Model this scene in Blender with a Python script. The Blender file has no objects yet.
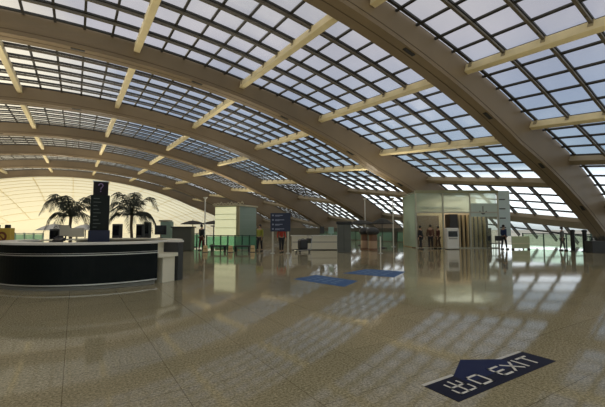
import bpy, bmesh, math, random
from mathutils import Vector, Matrix
random.seed(7)
SC = bpy.context.scene
COL = SC.collection
PI = math.pi
F = 360.0; YAW = math.radians(32.3); EYE = 1.5
BAY = 12.0
R_IN = 57.0; X0 = -0.6; ZC = 1.5 + .85*BAY - R_IN; DEP = 1.1; R_GL = R_IN + DEP
R_AB = R_IN - .22; AW = 1.0

def at(px, d):
    """plan position at bearing px and distance d ahead of the camera"""
    r = (px-302.5)/F*d
    return (r*math.cos(YAW)+d*math.sin(YAW), -r*math.sin(YAW)+d*math.cos(YAW))
def hz(py, d): return EYE + (228-py)/F*d

# ------------------------------------------------------------------ materials
MATS = {}
def mat(name, col, rough=.6, metal=0, spec=.5, noise=0, scale=8, emit=None, es=0, coat=0, trans=0, bump=0):
    if name in MATS: return MATS[name]
    m = bpy.data.materials.new(name); m.use_nodes = True
    nt = m.node_tree; b = nt.nodes['Principled BSDF']
    b.inputs['Base Color'].default_value = (*col, 1); b.inputs['Roughness'].default_value = rough
    b.inputs['Metallic'].default_value = metal; b.inputs['Specular IOR Level'].default_value = spec
    b.inputs['Coat Weight'].default_value = coat
    b.inputs['Transmission Weight'].default_value = trans
    if emit: b.inputs['Emission Color'].default_value = (*emit, 1); b.inputs['Emission Strength'].default_value = es
    if noise or bump:
        tc = nt.nodes.new('ShaderNodeTexCoord'); n = nt.nodes.new('ShaderNodeTexNoise')
        n.inputs['Scale'].default_value = scale; n.inputs['Detail'].default_value = 5
        nt.links.new(tc.outputs['Object'], n.inputs['Vector'])
        if noise:
            r = nt.nodes.new('ShaderNodeValToRGB')
            r.color_ramp.elements[0].position = .3; r.color_ramp.elements[1].position = .7
            r.color_ramp.elements[0].color = (*[c*(1-noise) for c in col], 1)
            r.color_ramp.elements[1].color = (*[min(1, c*(1+noise)) for c in col], 1)
            nt.links.new(n.outputs['Fac'], r.inputs['Fac']); nt.links.new(r.outputs['Color'], b.inputs['Base Color'])
        if bump:
            bp = nt.nodes.new('ShaderNodeBump'); bp.inputs['Strength'].default_value = bump
            nt.links.new(n.outputs['Fac'], bp.inputs['Height']); nt.links.new(bp.outputs['Normal'], b.inputs['Normal'])
    MATS[name] = m; return m

def glassmat(name, tint, gloss=.08, haze=0, hazecol=(1, 1, 1), rough=.03):
    if name in MATS: return MATS[name]
    m = bpy.data.materials.new(name); m.use_nodes = True; nt = m.node_tree; nt.nodes.clear()
    out = nt.nodes.new('ShaderNodeOutputMaterial'); t = nt.nodes.new('ShaderNodeBsdfTransparent')
    t.inputs['Color'].default_value = (*tint, 1); g = nt.nodes.new('ShaderNodeBsdfGlossy'); g.inputs['Roughness'].default_value = rough
    fr = nt.nodes.new('ShaderNodeFresnel'); fr.inputs['IOR'].default_value = 1.45
    mu = nt.nodes.new('ShaderNodeMath'); mu.operation = 'MULTIPLY'; mu.inputs[1].default_value = gloss*10
    nt.links.new(fr.outputs[0], mu.inputs[0]); cl = nt.nodes.new('ShaderNodeClamp'); nt.links.new(mu.outputs[0], cl.inputs[0])
    mx = nt.nodes.new('ShaderNodeMixShader'); nt.links.new(cl.outputs[0], mx.inputs[0])
    nt.links.new(t.outputs[0], mx.inputs[1]); nt.links.new(g.outputs[0], mx.inputs[2])
    last = mx
    if haze:
        tr = nt.nodes.new('ShaderNodeBsdfTranslucent'); tr.inputs['Color'].default_value = (*hazecol, 1)
        df = nt.nodes.new('ShaderNodeBsdfDiffuse'); df.inputs['Color'].default_value = (*hazecol, 1)
        ad = nt.nodes.new('ShaderNodeMixShader'); ad.inputs[0].default_value = .15
        nt.links.new(tr.outputs[0], ad.inputs[1]); nt.links.new(df.outputs[0], ad.inputs[2])
        m2 = nt.nodes.new('ShaderNodeMixShader'); m2.inputs[0].default_value = haze
        nt.links.new(mx.outputs[0], m2.inputs[1]); nt.links.new(ad.outputs[0], m2.inputs[2]); last = m2
    nt.links.new(last.outputs[0], out.inputs['Surface'])
    MATS[name] = m; return m

BROWN = mat('arch_brown', (.245, .182, .105), .55, noise=.12, scale=.35)
SEAM = mat('arch_seam', (.10, .07, .04), .7)
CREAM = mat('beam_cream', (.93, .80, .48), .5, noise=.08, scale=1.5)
DARKM = mat('mullion_dark', (.032, .031, .028), .55)
TUBE = mat('mullion_tube', (.13, .11, .078), .5)
PANE = glassmat('skylight_glass', (.90, .91, .93), .012, rough=.4)
GREENGL = glassmat('green_glass', (.55, .82, .70), .1, .25, (.55, .85, .70))
CLEARGL = glassmat('pavilion_glass', (.85, .92, .86), .12, .35, (.80, .92, .80))
WHITE = mat('white_paint', (.88, .86, .79), .4)
STEEL = mat('steel', (.62, .62, .60), .3, 1)
NAVY = mat('desk_black', (.004, .007, .008), .4, spec=.15)
BLACK = mat('black_plastic', (.012, .012, .013), .4)
CHAR = mat('charcoal', (.045, .047, .048), .5)
SCREEN = mat('screen', (.01, .012, .018), .12)
NAVYBL = mat('sign_navy', (.010, .016, .055), .35)
SIGNWH = mat('sign_white', (.82, .82, .80), .5)
GREY = mat('grey_laminate', (.36, .35, .31), .5)
DESKW = mat('desk_cream', (.88, .83, .66), .35)

# ------------------------------------------------------------------ mesh helpers
class MB:
    def __init__(s): s.v = []; s.f = []; s.mi = []; s.m = 0
    def quad(s, *p):
        n = len(s.v); s.v += [Vector(q) for q in p]; s.f.append(tuple(range(n, n+len(p)))); s.mi.append(s.m)
    def hexa(s, c):
        n = len(s.v); s.v += [Vector(q) for q in c]
        for f in ((0, 3, 2, 1), (4, 5, 6, 7), (0, 1, 5, 4), (1, 2, 6, 5), (2, 3, 7, 6), (3, 0, 4, 7)):
            s.f.append(tuple(n+i for i in f)); s.mi.append(s.m)
    def box(s, x0, x1, y0, y1, z0, z1):
        s.hexa([(x0, y0, z0), (x1, y0, z0), (x1, y1, z0), (x0, y1, z0), (x0, y0, z1), (x1, y0, z1), (x1, y1, z1), (x0, y1, z1)])
    def bar(s, p, q, w, h, up=(0, 0, 1)):
        """bar from p to q, w wide, h deep, its top side at p/q"""
        p, q, up = Vector(p), Vector(q), Vector(up)
        d = (q-p).normalized(); side = d.cross(up).normalized()*(w/2); u = side.cross(d).normalized()*h
        if u.dot(up) < 0: u = -u
        s.hexa([p-side-u, p+side-u, q+side-u, q-side-u, p-side, p+side, q+side, q-side])
    def tube(s, pts, r, n=8, cap=True):
        pts = [Vector(p) for p in pts]; rr = r if isinstance(r, (list, tuple)) else [r]*len(pts)
        base = len(s.v)
        for i, p in enumerate(pts):
            d = (pts[min(i+1, len(pts)-1)]-pts[max(i-1, 0)]).normalized()
            a = d.orthogonal().normalized() if i == 0 else (a - d*a.dot(d)).normalized()
            b = d.cross(a)
            for k in range(n):
                t = 2*PI*k/n; s.v.append(p+(a*math.cos(t)+b*math.sin(t))*rr[i])
        for i in range(len(pts)-1):
            for k in range(n):
                s.f.append((base+i*n+k, base+i*n+(k+1) % n, base+(i+1)*n+(k+1) % n, base+(i+1)*n+k)); s.mi.append(s.m)
        if cap:
            s.f.append(tuple(base+k for k in reversed(range(n)))); s.mi.append(s.m)
            s.f.append(tuple(base+(len(pts)-1)*n+k for k in range(n))); s.mi.append(s.m)
    def lathe(s, prof, n=20, c=(0, 0)):
        base = len(s.v)
        for r, z in prof:
            for k in range(n):
                t = 2*PI*k/n; s.v.append(Vector((c[0]+r*math.cos(t), c[1]+r*math.sin(t), z)))
        for i in range(len(prof)-1):
            for k in range(n):
                s.f.append((base+i*n+k, base+i*n+(k+1) % n, base+(i+1)*n+(k+1) % n, base+(i+1)*n+k)); s.mi.append(s.m)
        s.f.append(tuple(base+k for k in reversed(range(n)))); s.mi.append(s.m)
        s.f.append(tuple(base+(len(prof)-1)*n+k for k in range(n))); s.mi.append(s.m)
    def ring(s, c, r0, r1, a0, a1, z0, z1, n=40):
        """arc-shaped wall between two radii"""
        for i in range(n):
            t, u = a0+(a1-a0)*i/n, a0+(a1-a0)*(i+1)/n
            P = lambda r, a, z: (c[0]+r*math.cos(a), c[1]+r*math.sin(a), z)
            s.hexa([P(r0, t, z0), P(r1, t, z0), P(r1, u, z0), P(r0, u, z0), P(r0, t, z1), P(r1, t, z1), P(r1, u, z1), P(r0, u, z1)])
    def build(s, name, m, parent=None, smooth=False, bevel=0, weld=False):
        me = bpy.data.meshes.new(name); me.from_pydata(s.v, [], s.f)
        for x in (m if isinstance(m, (list, tuple)) else [m]): me.materials.append(x)
        me.polygons.foreach_set('material_index', s.mi)
        bm = bmesh.new(); bm.from_mesh(me)
        if weld: bmesh.ops.remove_doubles(bm, verts=bm.verts, dist=1e-5)
        bmesh.ops.recalc_face_normals(bm, faces=bm.faces); bm.to_mesh(me); bm.free()
        if smooth: me.polygons.foreach_set('use_smooth', [True]*len(me.polygons))
        o = bpy.data.objects.new(name, me); COL.objects.link(o)
        if parent: o.parent = parent
        if bevel:
            b = o.modifiers.new('bevel', 'BEVEL'); b.width = bevel; b.segments = 2; b.limit_method = 'ANGLE'
        return o

def tag(o, label=None, cat=None, group=None, kind=None):
    if label: o['label'] = label
    if cat: o['category'] = cat
    if group: o['group'] = group
    if kind: o['kind'] = kind
    return o
def empty(name, label, cat, loc=(0, 0, 0), rz=0, group=None):
    o = bpy.data.objects.new(name, None); COL.objects.link(o); o.location = loc; o.rotation_euler = (0, 0, rz)
    o.empty_display_size = .2
    return tag(o, label, cat, group)
def copy_tree(o, parent=None, skip=()):
    c = o.copy(); COL.objects.link(c)
    if parent: c.parent = parent
    for ch in list(o.children): copy_tree(ch, c)
    return c
def b1(x0, x1, y0, y1, z0, z1):
    m = MB(); m.box(x0, x1, y0, y1, z0, z1); return m

ORD = ['first', 'second', 'third', 'fourth', 'fifth', 'sixth', 'seventh', 'eighth', 'ninth', 'tenth', 'eleventh', 'twelfth']

# ------------------------------------------------------------------ floor
def floor_material():
    m = bpy.data.materials.new('polished_granite'); m.use_nodes = True; nt = m.node_tree; L = nt.links.new
    b = nt.nodes['Principled BSDF']; N = nt.nodes.new
    tc = N('ShaderNodeTexCoord')
    n1 = N('ShaderNodeTexNoise'); n1.inputs['Scale'].default_value = 42; n1.inputs['Detail'].default_value = 4; n1.inputs['Roughness'].default_value = .8
    n2 = N('ShaderNodeTexNoise'); n2.inputs['Scale'].default_value = .45; n2.inputs['Detail'].default_value = 3
    L(tc.outputs['Object'], n1.inputs['Vector']); L(tc.outputs['Object'], n2.inputs['Vector'])
    r1 = N('ShaderNodeValToRGB'); e = r1.color_ramp.elements
    e[0].position = .36; e[0].color = (.19, .17, .105, 1); e[1].position = .64; e[1].color = (.58, .53, .38, 1)
    x = e.new(.5); x.color = (.35, .317, .208, 1)
    L(n1.outputs['Fac'], r1.inputs['Fac'])
    r2 = N('ShaderNodeValToRGB'); r2.color_ramp.elements[0].position = .3; r2.color_ramp.elements[1].position = .7
    r2.color_ramp.elements[0].color = (.86, .86, .80, 1); r2.color_ramp.elements[1].color = (1.08, 1.04, 1, 1)
    L(n2.outputs['Fac'], r2.inputs['Fac'])
    mx = N('ShaderNodeMixRGB'); mx.blend_type = 'MULTIPLY'; mx.inputs[0].default_value = 1
    L(r1.outputs[0], mx.inputs[1]); L(r2.outputs[0], mx.inputs[2])
    mp = N('ShaderNodeMapping'); mp.inputs['Location'].default_value = (.04, -5.4, 0); L(tc.outputs['Object'], mp.inputs['Vector'])
    br = N('ShaderNodeTexBrick'); br.offset = 0; br.squash = 1
    br.inputs['Scale'].default_value = 1; br.inputs['Mortar Size'].default_value = .004; br.inputs['Mortar Smooth'].default_value = .3
    br.inputs['Brick Width'].default_value = .94; br.inputs['Row Height'].default_value = .94
    br.inputs['Color1'].default_value = (1, 1, 1, 1); br.inputs['Color2'].default_value = (.93, .93, .93, 1); br.inputs['Mortar'].default_value = (.45, .42, .38, 1)
    L(mp.outputs[0], br.inputs['Vector'])
    m3 = N('ShaderNodeMixRGB'); m3.blend_type = 'MULTIPLY'; m3.inputs[0].default_value = 1
    L(mx.outputs[0], m3.inputs[1]); L(br.outputs['Color'], m3.inputs[2]); L(m3.outputs[0], b.inputs['Base Color'])
    b.inputs['Roughness'].default_value = .06
    b.inputs['IOR'].default_value = 1.30
    bp = N('ShaderNodeBump'); bp.inputs['Strength'].default_value = .012; bp.inputs['Distance'].default_value = .05
    n4 = N('ShaderNodeTexNoise'); n4.inputs['Scale'].default_value = 2.2; L(tc.outputs['Object'], n4.inputs['Vector'])
    L(n4.outputs['Fac'], bp.inputs['Height']); L(bp.outputs[0], b.inputs['Normal'])
    return m
tag(b1(-36, 33.2, -12.5, 122, -.3, 0).build('floor', floor_material()), 'polished speckled beige granite floor with large tiles', kind='structure')
tag(b1(-400, 400, -300, 500, -.7, -.45).build('ground', mat('outside_ground', (.55, .56, .50), .9, noise=.15, scale=.1)), 'pale paved ground outside the hall', kind='structure')

# ------------------------------------------------------------------ roof
def pt(r, th, y): return (X0+r*math.sin(th), y, ZC+r*math.cos(th))
TH = [-.66, -.60, -.531, -.413, -.295, -.177, -.059, .059, .177, .295, .413, .524, .634, .70]
TE = .70
def flare(th): return 6.4*max(0, abs(th)-.42)   # the curve steepens less towards the floor
def ext(th): return 4.8*max(0, min(abs(th), .52)-.18)**1.3   # the arches grow deeper towards their feet
def gl(j, drop, th, y):
    '''point drop below the glass of bay j: each bay of the roof rises from one arch's foot edge to the next arch's top edge'''
    t = (y-BAY*j)/(BAY-AW)
    if j == 0 and abs(th) < .51: th += .018
    return pt(R_IN+.45+flare(th)+(.55+ext(th))*t-drop, th, y)
def arch(k):
    y1 = BAY*k+.04; y0 = y1-AW; n = 60
    m = MB()
    for i in range(n):
        a, b = -TE+2*TE*i/n, -TE+2*TE*(i+1)/n
        ra, rb, qa, qb = R_IN+1.1+ext(a)+flare(a), R_IN+1.1+ext(b)+flare(b), R_AB+flare(a), R_AB+flare(b)
        m.hexa([pt(qa, a, y0), pt(qa, a, y1), pt(ra, a, y1), pt(ra, a, y0), pt(qb, b, y0), pt(qb, b, y1), pt(rb, b, y1), pt(rb, b, y0)])
    o = m.build('roof_arch', BROWN, weld=True)
    s = MB()
    for i in range(n):
        a, b = -TE+2*TE*i/n, -TE+2*TE*(i+1)/n
        for (ya, yb, ra, rb) in ((y0+.44, y0+.475, R_AB-.012, R_AB+.02), (y0-.012, y0+.02, R_AB+.22, R_AB+.25)):
            fa, fb = flare(a), flare(b); s.hexa([pt(ra+fa, a, ya), pt(ra+fa, a, yb), pt(rb+fa, a, yb), pt(rb+fa, a, ya), pt(ra+fb, b, ya), pt(ra+fb, b, yb), pt(rb+fb, b, yb), pt(rb+fb, b, ya)])
    s.build('seam', SEAM, o)
    for j in range(3, 12):           # small dark sockets in the underside
        th = TH[j+1]-.052
        q = MB(); q.bar(pt(R_AB+.02+flare(th), th-.006, y0+.2), pt(R_AB+.02+flare(th), th+.006, y0+.2), .2, .05, (math.sin(th), 0, math.cos(th)))
        q.build('socket', BLACK, o)
    tag(o, f'{ORD[k-1]} nearest broad brown roof arch sweeping down to the right', 'arch', 'brown roof arches spanning the hall')
for k in range(1, 8): arch(k)

def bayname(j):
    return 'behind the viewer' if j < 0 else 'in front of the nearest arch' if j == 0 else f'between {ORD[j-1]} and {ORD[j]} nearest arches'
def beam(j, th, idx):
    ya, yb = BAY*j, BAY*(j+1)-AW
    up = (math.sin(th), 0, math.cos(th))
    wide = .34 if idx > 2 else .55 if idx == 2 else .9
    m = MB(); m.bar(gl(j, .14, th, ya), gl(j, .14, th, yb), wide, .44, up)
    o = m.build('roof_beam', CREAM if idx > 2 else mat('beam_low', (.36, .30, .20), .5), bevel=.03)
    br = MB()
    for i in range(7):
        y = bar_y(j, i)
        br.bar(gl(j, .10, th, y-.10), gl(j, .10, th, y+.10), wide+.04, .30, up)
    br.build('bracket', mat('bracket', (.42, .35, .21), .5), o)
    lo = ORD[idx-1]+' up from' if idx > 1 else 'lowest at'
    tag(o, f'roof beam {bayname(j)}, {lo} the right floor edge', 'beam', 'straight roof beams between the arches')
def bar_y(j, i):
    a, b = BAY*j+.28, BAY*(j+1)-AW-.28
    return a+(b-a)*i/6
WN = [0]
def skylight(j, i0, idx):
    ta, tb = TH[i0], TH[i0+1]; rows = 5 if tb-ta > .07 else 3 if tb-ta > .05 else 2
    ya, yb = BAY*j, BAY*(j+1)-AW
    WN[0] += 1
    root = empty(f'window_{WN[0]}', f'skylight {bayname(j)}, {ORD[idx-1]} up from right floor edge', 'skylight', pt(R_GL, (ta+tb)/2, (ya+yb)/2), group='skylight panels of the roof')
    root['kind'] = 'structure'
    off = Matrix.Translation(-Vector(root.location))
    g = MB()
    for r in range(rows):
        a, b = ta+(tb-ta)*r/rows, ta+(tb-ta)*(r+1)/rows
        g.quad(gl(j, 0, a, ya), gl(j, 0, b, ya), gl(j, 0, b, yb), gl(j, 0, a, yb))
    go = g.build('glazing', PANE, root, weld=True); go.data.transform(off)
    m = MB(); t = MB()
    for i in range(7):
        y = bar_y(j, i)
        for r in range(rows):
            a, b = ta+(tb-ta)*r/rows, ta+(tb-ta)*(r+1)/rows
            up = (math.sin(a), 0, math.cos(a))
            m.bar(gl(j, .01, a, y), gl(j, .01, b, y), .15, .10, up)
            if 0 < i < 6: t.bar(gl(j, .17, a, y), gl(j, .17, b, y), .12, .10, up)
            if r in (0, 2, 4) and 0 < i < 6:       # hanger stubs between frame and tube
                c = (a+b)/2
                m.bar(gl(j, .15, c-.0007, y), gl(j, .15, c+.0007, y), .05, .14, up)
    for r in range(rows+1):
        a = ta+(tb-ta)*r/rows
        if r == rows: continue
        m.bar(gl(j, .012, a, ya), gl(j, .012, a, yb), .12, .09, (math.sin(a), 0, math.cos(a)))
    mo = m.build('mullion_grid', DARKM, root); mo.data.transform(off)
    to = t.build('hanging_tube', TUBE, root); to.data.transform(off)
for j in range(-1, 7):
    nTH = len(TH)-1
    for i0 in range(nTH-1, -1, -1):
        idx = nTH-i0
        th = (TH[i0]+TH[i0+1])/2
        # skip the far-left strips that lie wholly outside the view
        if i0 < 3: continue
        skylight(j, i0, idx if idx <= 12 else 12)
        if i0 < nTH-1:
            beam(j, TH[i0+1], idx-1)
# solid roof outside the view: behind the camera and the far left flank
m = MB()
def shell(m, t0, t1, ya, yb, n, r0=R_GL, r1=R_GL+.15):
    for i in range(n):
        a, b = t0+(t1-t0)*i/n, t0+(t1-t0)*(i+1)/n
        m.hexa([pt(r0, a, ya), pt(r0, a, yb), pt(r1, a, yb), pt(r1, a, ya), pt(r0, b, ya), pt(r0, b, yb), pt(r1, b, yb), pt(r1, b, ya)])
shell(m, -TE, TH[3], -12.4, 84, 12)
tag(m.build('ceiling', mat('ceiling_brown', (.42, .34, .22), .6), weld=True), 'solid tan roof shell beside the skylights', kind='structure')
m = MB()
for i in range(40):
    a, b = -TE+2*TE*i/40, -TE+2*TE*(i+1)/40
    p, q = pt(R_GL, a, -12.4), pt(R_GL, b, -12.4)
    m.hexa([(p[0], -12.6, -.3), (q[0], -12.6, -.3), (q[0], -12.4, -.3), (p[0], -12.4, -.3), (p[0], -12.6, p[2]+.1), (q[0], -12.6, q[2]+.1), (q[0], -12.4, q[2]+.1), (p[0], -12.4, p[2]+.1)])
tag(m.build('wall_back', glassmat('wall_glass', (.85, .87, .85), .03, .4, (.85, .85, .78))), 'frosted glass wall at the near end of the hall', kind='structure')

# far end: the pale shell closes down to the floor
ENDM = glassmat('pale_shell', (.9, .87, .7), .02, .86, (.93, .87, .64))
def cap(u, th, dr=0):
    """u 0..1 along the hall from the last arch to the ground"""
    y = 84+u*38
    s = math.sqrt(max(0, 1-u*u))
    hgt = (ZC+(R_GL-dr)*math.cos(th))
    return (X0+(R_GL+flare(th)-dr)*math.sin(th)*(.45+.55*s), y, -.45+(hgt+.45)*s)
m = MB(); NU, NT = 14, 34
for i in range(NU):
    for k in range(NT):
        u0, u1 = i/NU, (i+1)/NU; a, b = -TE+2*TE*k/NT, -TE+2*TE*(k+1)/NT
        m.quad(cap(u0, a), cap(u1, a), cap(u1, b), cap(u0, b))
CAP = tag(m.build('ceiling_far_shell', ENDM, weld=True, smooth=True), 'pale cream curved shell closing the far end', kind='structure')
RIB = glassmat('shell_rib', (.9, .87, .7), .02, 1.0, (.90, .82, .56))
for i in range(1, NU):
    r = MB(); w = .45 if i % 2 == 0 else .15
    for k in range(NT):
        a, b = -TE+2*TE*k/NT, -TE+2*TE*(k+1)/NT
        r.bar(cap(i/NU, a, .1), cap(i/NU, b, .1), w, .05, (0, 0, 1))
    r.build('cross_rib', RIB, CAP)
for k in range(2, NT, 3):
    r = MB(); a = -TE+2*TE*k/NT
    for i in range(NU-1): r.bar(cap(i/NU, a, .12), cap((i+1)/NU, a, .12), .12, .05, (0, 0, 1))
    r.build('long_rib', RIB, CAP)

tag(b1(32.5, 32.8, 19, 84, 0, 1.5).build('wall_right', mat('parapet', (.13, .125, .10), .6)), 'low dark parapet along the right edge of the hall', kind='structure')  # added to cover the glare under the far arches
# ------------------------------------------------------------------ information desk
DC = (.82, 12.83); DR = 2.65
D2 = math.radians
desk = empty('information_desk', 'round black information desk with white rim and cream service bay', 'desk', (DC[0], DC[1], 0))
def dpart(mb, name, m, parent=desk, **k): return mb.build(name, m, parent, **k)
c0 = (0, 0); A0, A1 = D2(-217), D2(-65)
m = MB(); m.ring(c0, DR-.08, DR, A0, A1, .1, 1.09, 60); dpart(m, 'front_panel', NAVY, weld=True)
m = MB(); m.ring(c0, DR-.16, DR-.1, A0, A1, 0, .1, 60); dpart(m, 'plinth', GREY, weld=True)
for z, h in ((.115, .03), (.83, .022), (.88, .010)):
    m = MB(); m.ring(c0, DR-.01, DR+.012, A0, A1, z, z+h, 60); dpart(m, 'trim_line', mat('desk_trim', (.7, .7, .66), .35, .6), weld=True)
m = MB(); m.ring(c0, DR-.5, DR+.03, A0, A1, 1.09, 1.14, 60); dpart(m, 'countertop', WHITE, weld=True)
m = MB(); m.ring(c0, DR-1.15, DR-.52, A0, A1, .70, .74, 60); dpart(m, 'inner_worktop', DESKW, weld=True)
m = MB(); m.ring(c0, DR-.56, DR-.5, A0, A1, 0, 1.09, 60); dpart(m, 'inner_panel', GREY, weld=True)
B0, B1 = D2(-65), D2(-50)
m = MB(); m.ring(c0, DR-.55, DR-.45, B0, B1, 0, 1.09, 14); dpart(m, 'bay_back', DESKW, weld=True)
m = MB(); m.ring(c0, DR-.62, DR-.35, B0, B1, 1.09, 1.14, 14); dpart(m, 'bay_top', WHITE, weld=True)
m = MB(); m.ring(c0, DR-.5, DR+.05, B0, B1, .70, .80, 14); dpart(m, 'service_shelf', DESKW, weld=True)
m = MB(); m.ring(c0, DR-.45, DR-.02, D2(-61), D2(-51), 0, .70, 10); dpart(m, 'shelf_pedestal', DESKW, weld=True)
m = MB(); m.ring(c0, DR-.5, DR+.06, D2(-50), D2(-45), 0, 1.09, 4); dpart(m, 'end_panel', CHAR, weld=True)
m = MB(); m.ring(c0, DR-.6, DR+.08, D2(-50), D2(-45), 1.09, 1.14, 4); dpart(m, 'end_cap', WHITE, weld=True)
m = MB(); m.ring(c0, DR-.55, DR-.45, D2(-45), D2(110), 0, 1.09, 40); dpart(m, 'rear_panel', GREY, weld=True)
m = MB(); m.ring(c0, DR-.8, DR-.35, D2(-45), D2(143), 1.09, 1.13, 40); dpart(m, 'rear_countertop', DESKW, weld=True)

# pylon in the middle of the desk
px, py = at(100, 12.9)
pyl = empty('information_pylon', 'tall black information pylon rising behind the desk, question mark on top', 'pylon', (px, py, 0), D2(8)-YAW*.4)
PYM = mat('pylon_glass', (.008, .012, .010), .3, spec=.2)
m = b1(-.33, .33, -.33, .33, .0, 1.42); m.build('base', NAVYBL, pyl, bevel=.02)
m = b1(-.29, .29, -.29, .29, 1.42, 2.66); bd = m.build('body', PYM, pyl, bevel=.01)
m = b1(-.23, .23, -.23, .23, 2.66, 3.14); hd = m.build('header', mat('header_black', (.014, .010, .014), .35, spec=.2), pyl, bevel=.01)
m = b1(-.25, .25, -.25, .25, 3.14, 3.17); m.build('cap', STEEL, pyl)
LIST = mat('listing_text', (.42, .50, .44), .5)
for i in range(9):
    z = 1.5+i*.125
    m = MB(); w = .15+.07*((i*5) % 3)
    m.box(-.302, -.291, -.22, -.22+w+.1, z, z+.055); m.build('listing_line', LIST, bd)
    m = MB(); m.box(-.2, -.2+w*.8, -.302, -.291, z+.02, z+.045); m.build('listing_line', mat('listing_dim', (.10, .12, .11), .5), bd)
m = MB()
q = [(-.07, 3.0), (-.05, 3.05), (0, 3.075), (.05, 3.05), (.07, 3.0), (.045, 2.95), (.01, 2.91), (0, 2.86)]
m.tube([(x, -.238, z) for x, z in q], .016, 6); m.tube([(0, -.238, 2.81), (0, -.238, 2.78)], .018, 6)
m.build('question_mark', mat('mark_purple', (.32, .22, .42), .5), hd)
m = MB(); m.box(-.238, -.229, -.1, .1, 2.76, 3.05); m.build('side_mark', mat('mark_pale', (.35, .37, .33), .5), hd)

# ------------------------------------------------------------------ things on the desk
def monitor(px_, d, z, w, h, label, m_body=BLACK, m_scr=SCREEN, back=False, rz=0, stand=True):
    x, y = at(px_, d)
    r = empty('monitor', label, 'monitor', (x, y, z), -YAW+rz)
    b = MB(); b.box(-w/2, w/2, -.025, .025, .12, .12+h); ho = b.build('housing', m_body, r, bevel=.008)
    s = MB(); s.box(-w/2+.015, w/2-.015, -.03, -.0255, .135, .105+h); s.build('screen', m_scr, ho)
    n = MB(); n.tube([(0, .02, .01), (0, .03, .25)], .02); n.build('neck', m_body, r)
    f = MB(); f.lathe([(.11, 0), (.11, .012), (.03, .02)], 16); f.build('foot', m_body, r)
    return r
GREYB = mat('beige_back', (.50, .47, .38), .6)
monitor(77, 9.9, 1.14, .42, .24, 'large beige monitor back standing on black desk, left of pylon', GREYB, GREYB)
monitor(66, 11.2, 1.13, .34, .34, 'black monitor behind the beige one on the desk', CHAR, GREYB)
monitor(161, 13.2, 1.14, .42, .34, 'black square monitor raised at right end of the desk')
# low black phone and keyboard lump by the beige monitor
x, y = at(60, 9.9)
r = empty('desk_phone', 'low black telephone on desk rim left of the beige monitor', 'telephone', (x, y, 1.14), -YAW)
m = MB(); m.hexa([(-.12, -.1, 0), (.12, -.1, 0), (.12, .1, 0), (-.12, .1, 0), (-.12, -.1, .03), (.12, -.1, .03), (.12, .1, .10), (-.12, .1, .10)]); m.build('base', BLACK, r, bevel=.006)
m = MB(); m.tube([(-.09, -.08, .07), (-.09, -.05, .085), (-.09, .06, .12), (-.09, .09, .125)], [.03, .018, .018, .03]); m.build('handset', BLACK, r)
# blue lit counter band under pylon
# yellow sign at left frame edge
x, y = at(2, 11.0)
r = empty('yellow_stand', 'yellow square notice box with brown ring emblem at far left', 'sign', (x, y, .74), -YAW)
YEL = mat('sign_yellow', (.55, .38, .06), .45)
m = b1(-.34, .34, -.06, .10, 0, .76); m.build('panel', YEL, r, bevel=.01)
m = MB()
for i in range(24):
    a, b = 2*PI*i/24, 2*PI*(i+1)/24
    P = lambda rr, t, yy: (.08+rr*math.cos(t), yy, .50+rr*math.sin(t))
    m.hexa([P(.09, a, -.072), P(.15, a, -.072), P(.15, b, -.072), P(.09, b, -.072), P(.09, a, -.061), P(.15, a, -.061), P(.15, b, -.061), P(.09, b, -.061)])
m.bar((-.02, -.066, .60), (.18, -.066, .40), .01, .04, (1, 0, 1)); m.build('ring_emblem', mat('ring_brown', (.16, .04, .02), .5), r)
for sx in (-.12, .20):
    m = b1(sx-.06, sx+.06, -.05, .05, .76, .86); m.build('lamp_box', BLACK, r, bevel=.01)
    
# ------------------------------------------------------------------ palms
LEAF = mat('palm_leaf', (.014, .022, .010), .6, noise=.4, scale=6)
BARK = mat('palm_bark', (.10, .075, .05), .8, noise=.3, scale=12)
def palm(px_, d, h, spread, label, seed):
    rnd = random.Random(seed); x, y = at(px_, d)
    r = empty('potted_palm', label, 'palm', (x, y, 0), 0, 'potted palms behind the desk')
    m = MB(); m.lathe([(.28, 0), (.36, .5), (.38, .55), (.34, .55), (.32, .48)], 20); m.build('pot', CHAR, r, smooth=True)
    m = MB(); m.tube([(0, 0, .45), (.02, 0, 1), (-.02, .02, 1.6), (0, 0, h-.9)], [.09, .075, .06, .07], 10); m.build('trunk', BARK, r, smooth=True)
    nf = 15
    for i in range(nf):
        az = 2*PI*i/nf+rnd.uniform(-.2, .2); L = spread*rnd.uniform(.85, 1.15); rise = rnd.choice([.95, .75, .55, .3])*rnd.uniform(.8, 1.1)
        m = MB(); pts = []
        for s in range(13):
            t = s/12; rad = L*(t*.9+.1*math.sin(t*PI)); z = h-.95+rise*1.35*math.sin(min(1, t*1.25)*PI*.62)-(1.15*t**2.6)*(1.15-rise*.5)
            pts.append(Vector((rad*math.cos(az), rad*math.sin(az), z)))
        m.tube(pts, [.022*(1-k/14)+.004 for k in range(13)], 5)
        side = Vector((-math.sin(az), math.cos(az), 0))
        for s in range(1, 13):
            for hf in (0, .5):
                if s == 12 and hf: continue
                p = pts[s] if not hf else (pts[s]+pts[s+1])/2
                t = (s+hf)/12; ll = .42*math.sin(PI*min(1, t*.86+.12))+.07
                fwd = (pts[min(s+1, 12)]-pts[s-1]).normalized()
                for sg in (-1, 1):
                    tip = p+side*sg*ll*.72+fwd*ll*.5+Vector((0, 0, -ll*(.55+rnd.uniform(-.1, .25))))
                    mid = (p+tip)/2+Vector((0, 0, .05)); w = fwd*.028
                    n = len(m.v); th = Vector((0, 0, .003))
                    m.v += [p-w*.4, p+w*.4, mid+w, mid-w, tip]; m.f += [(n, n+1, n+2, n+3), (n+3, n+2, n+4)]; m.mi += [0, 0]
        m.build('frond', LEAF, r)
    return r
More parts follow.
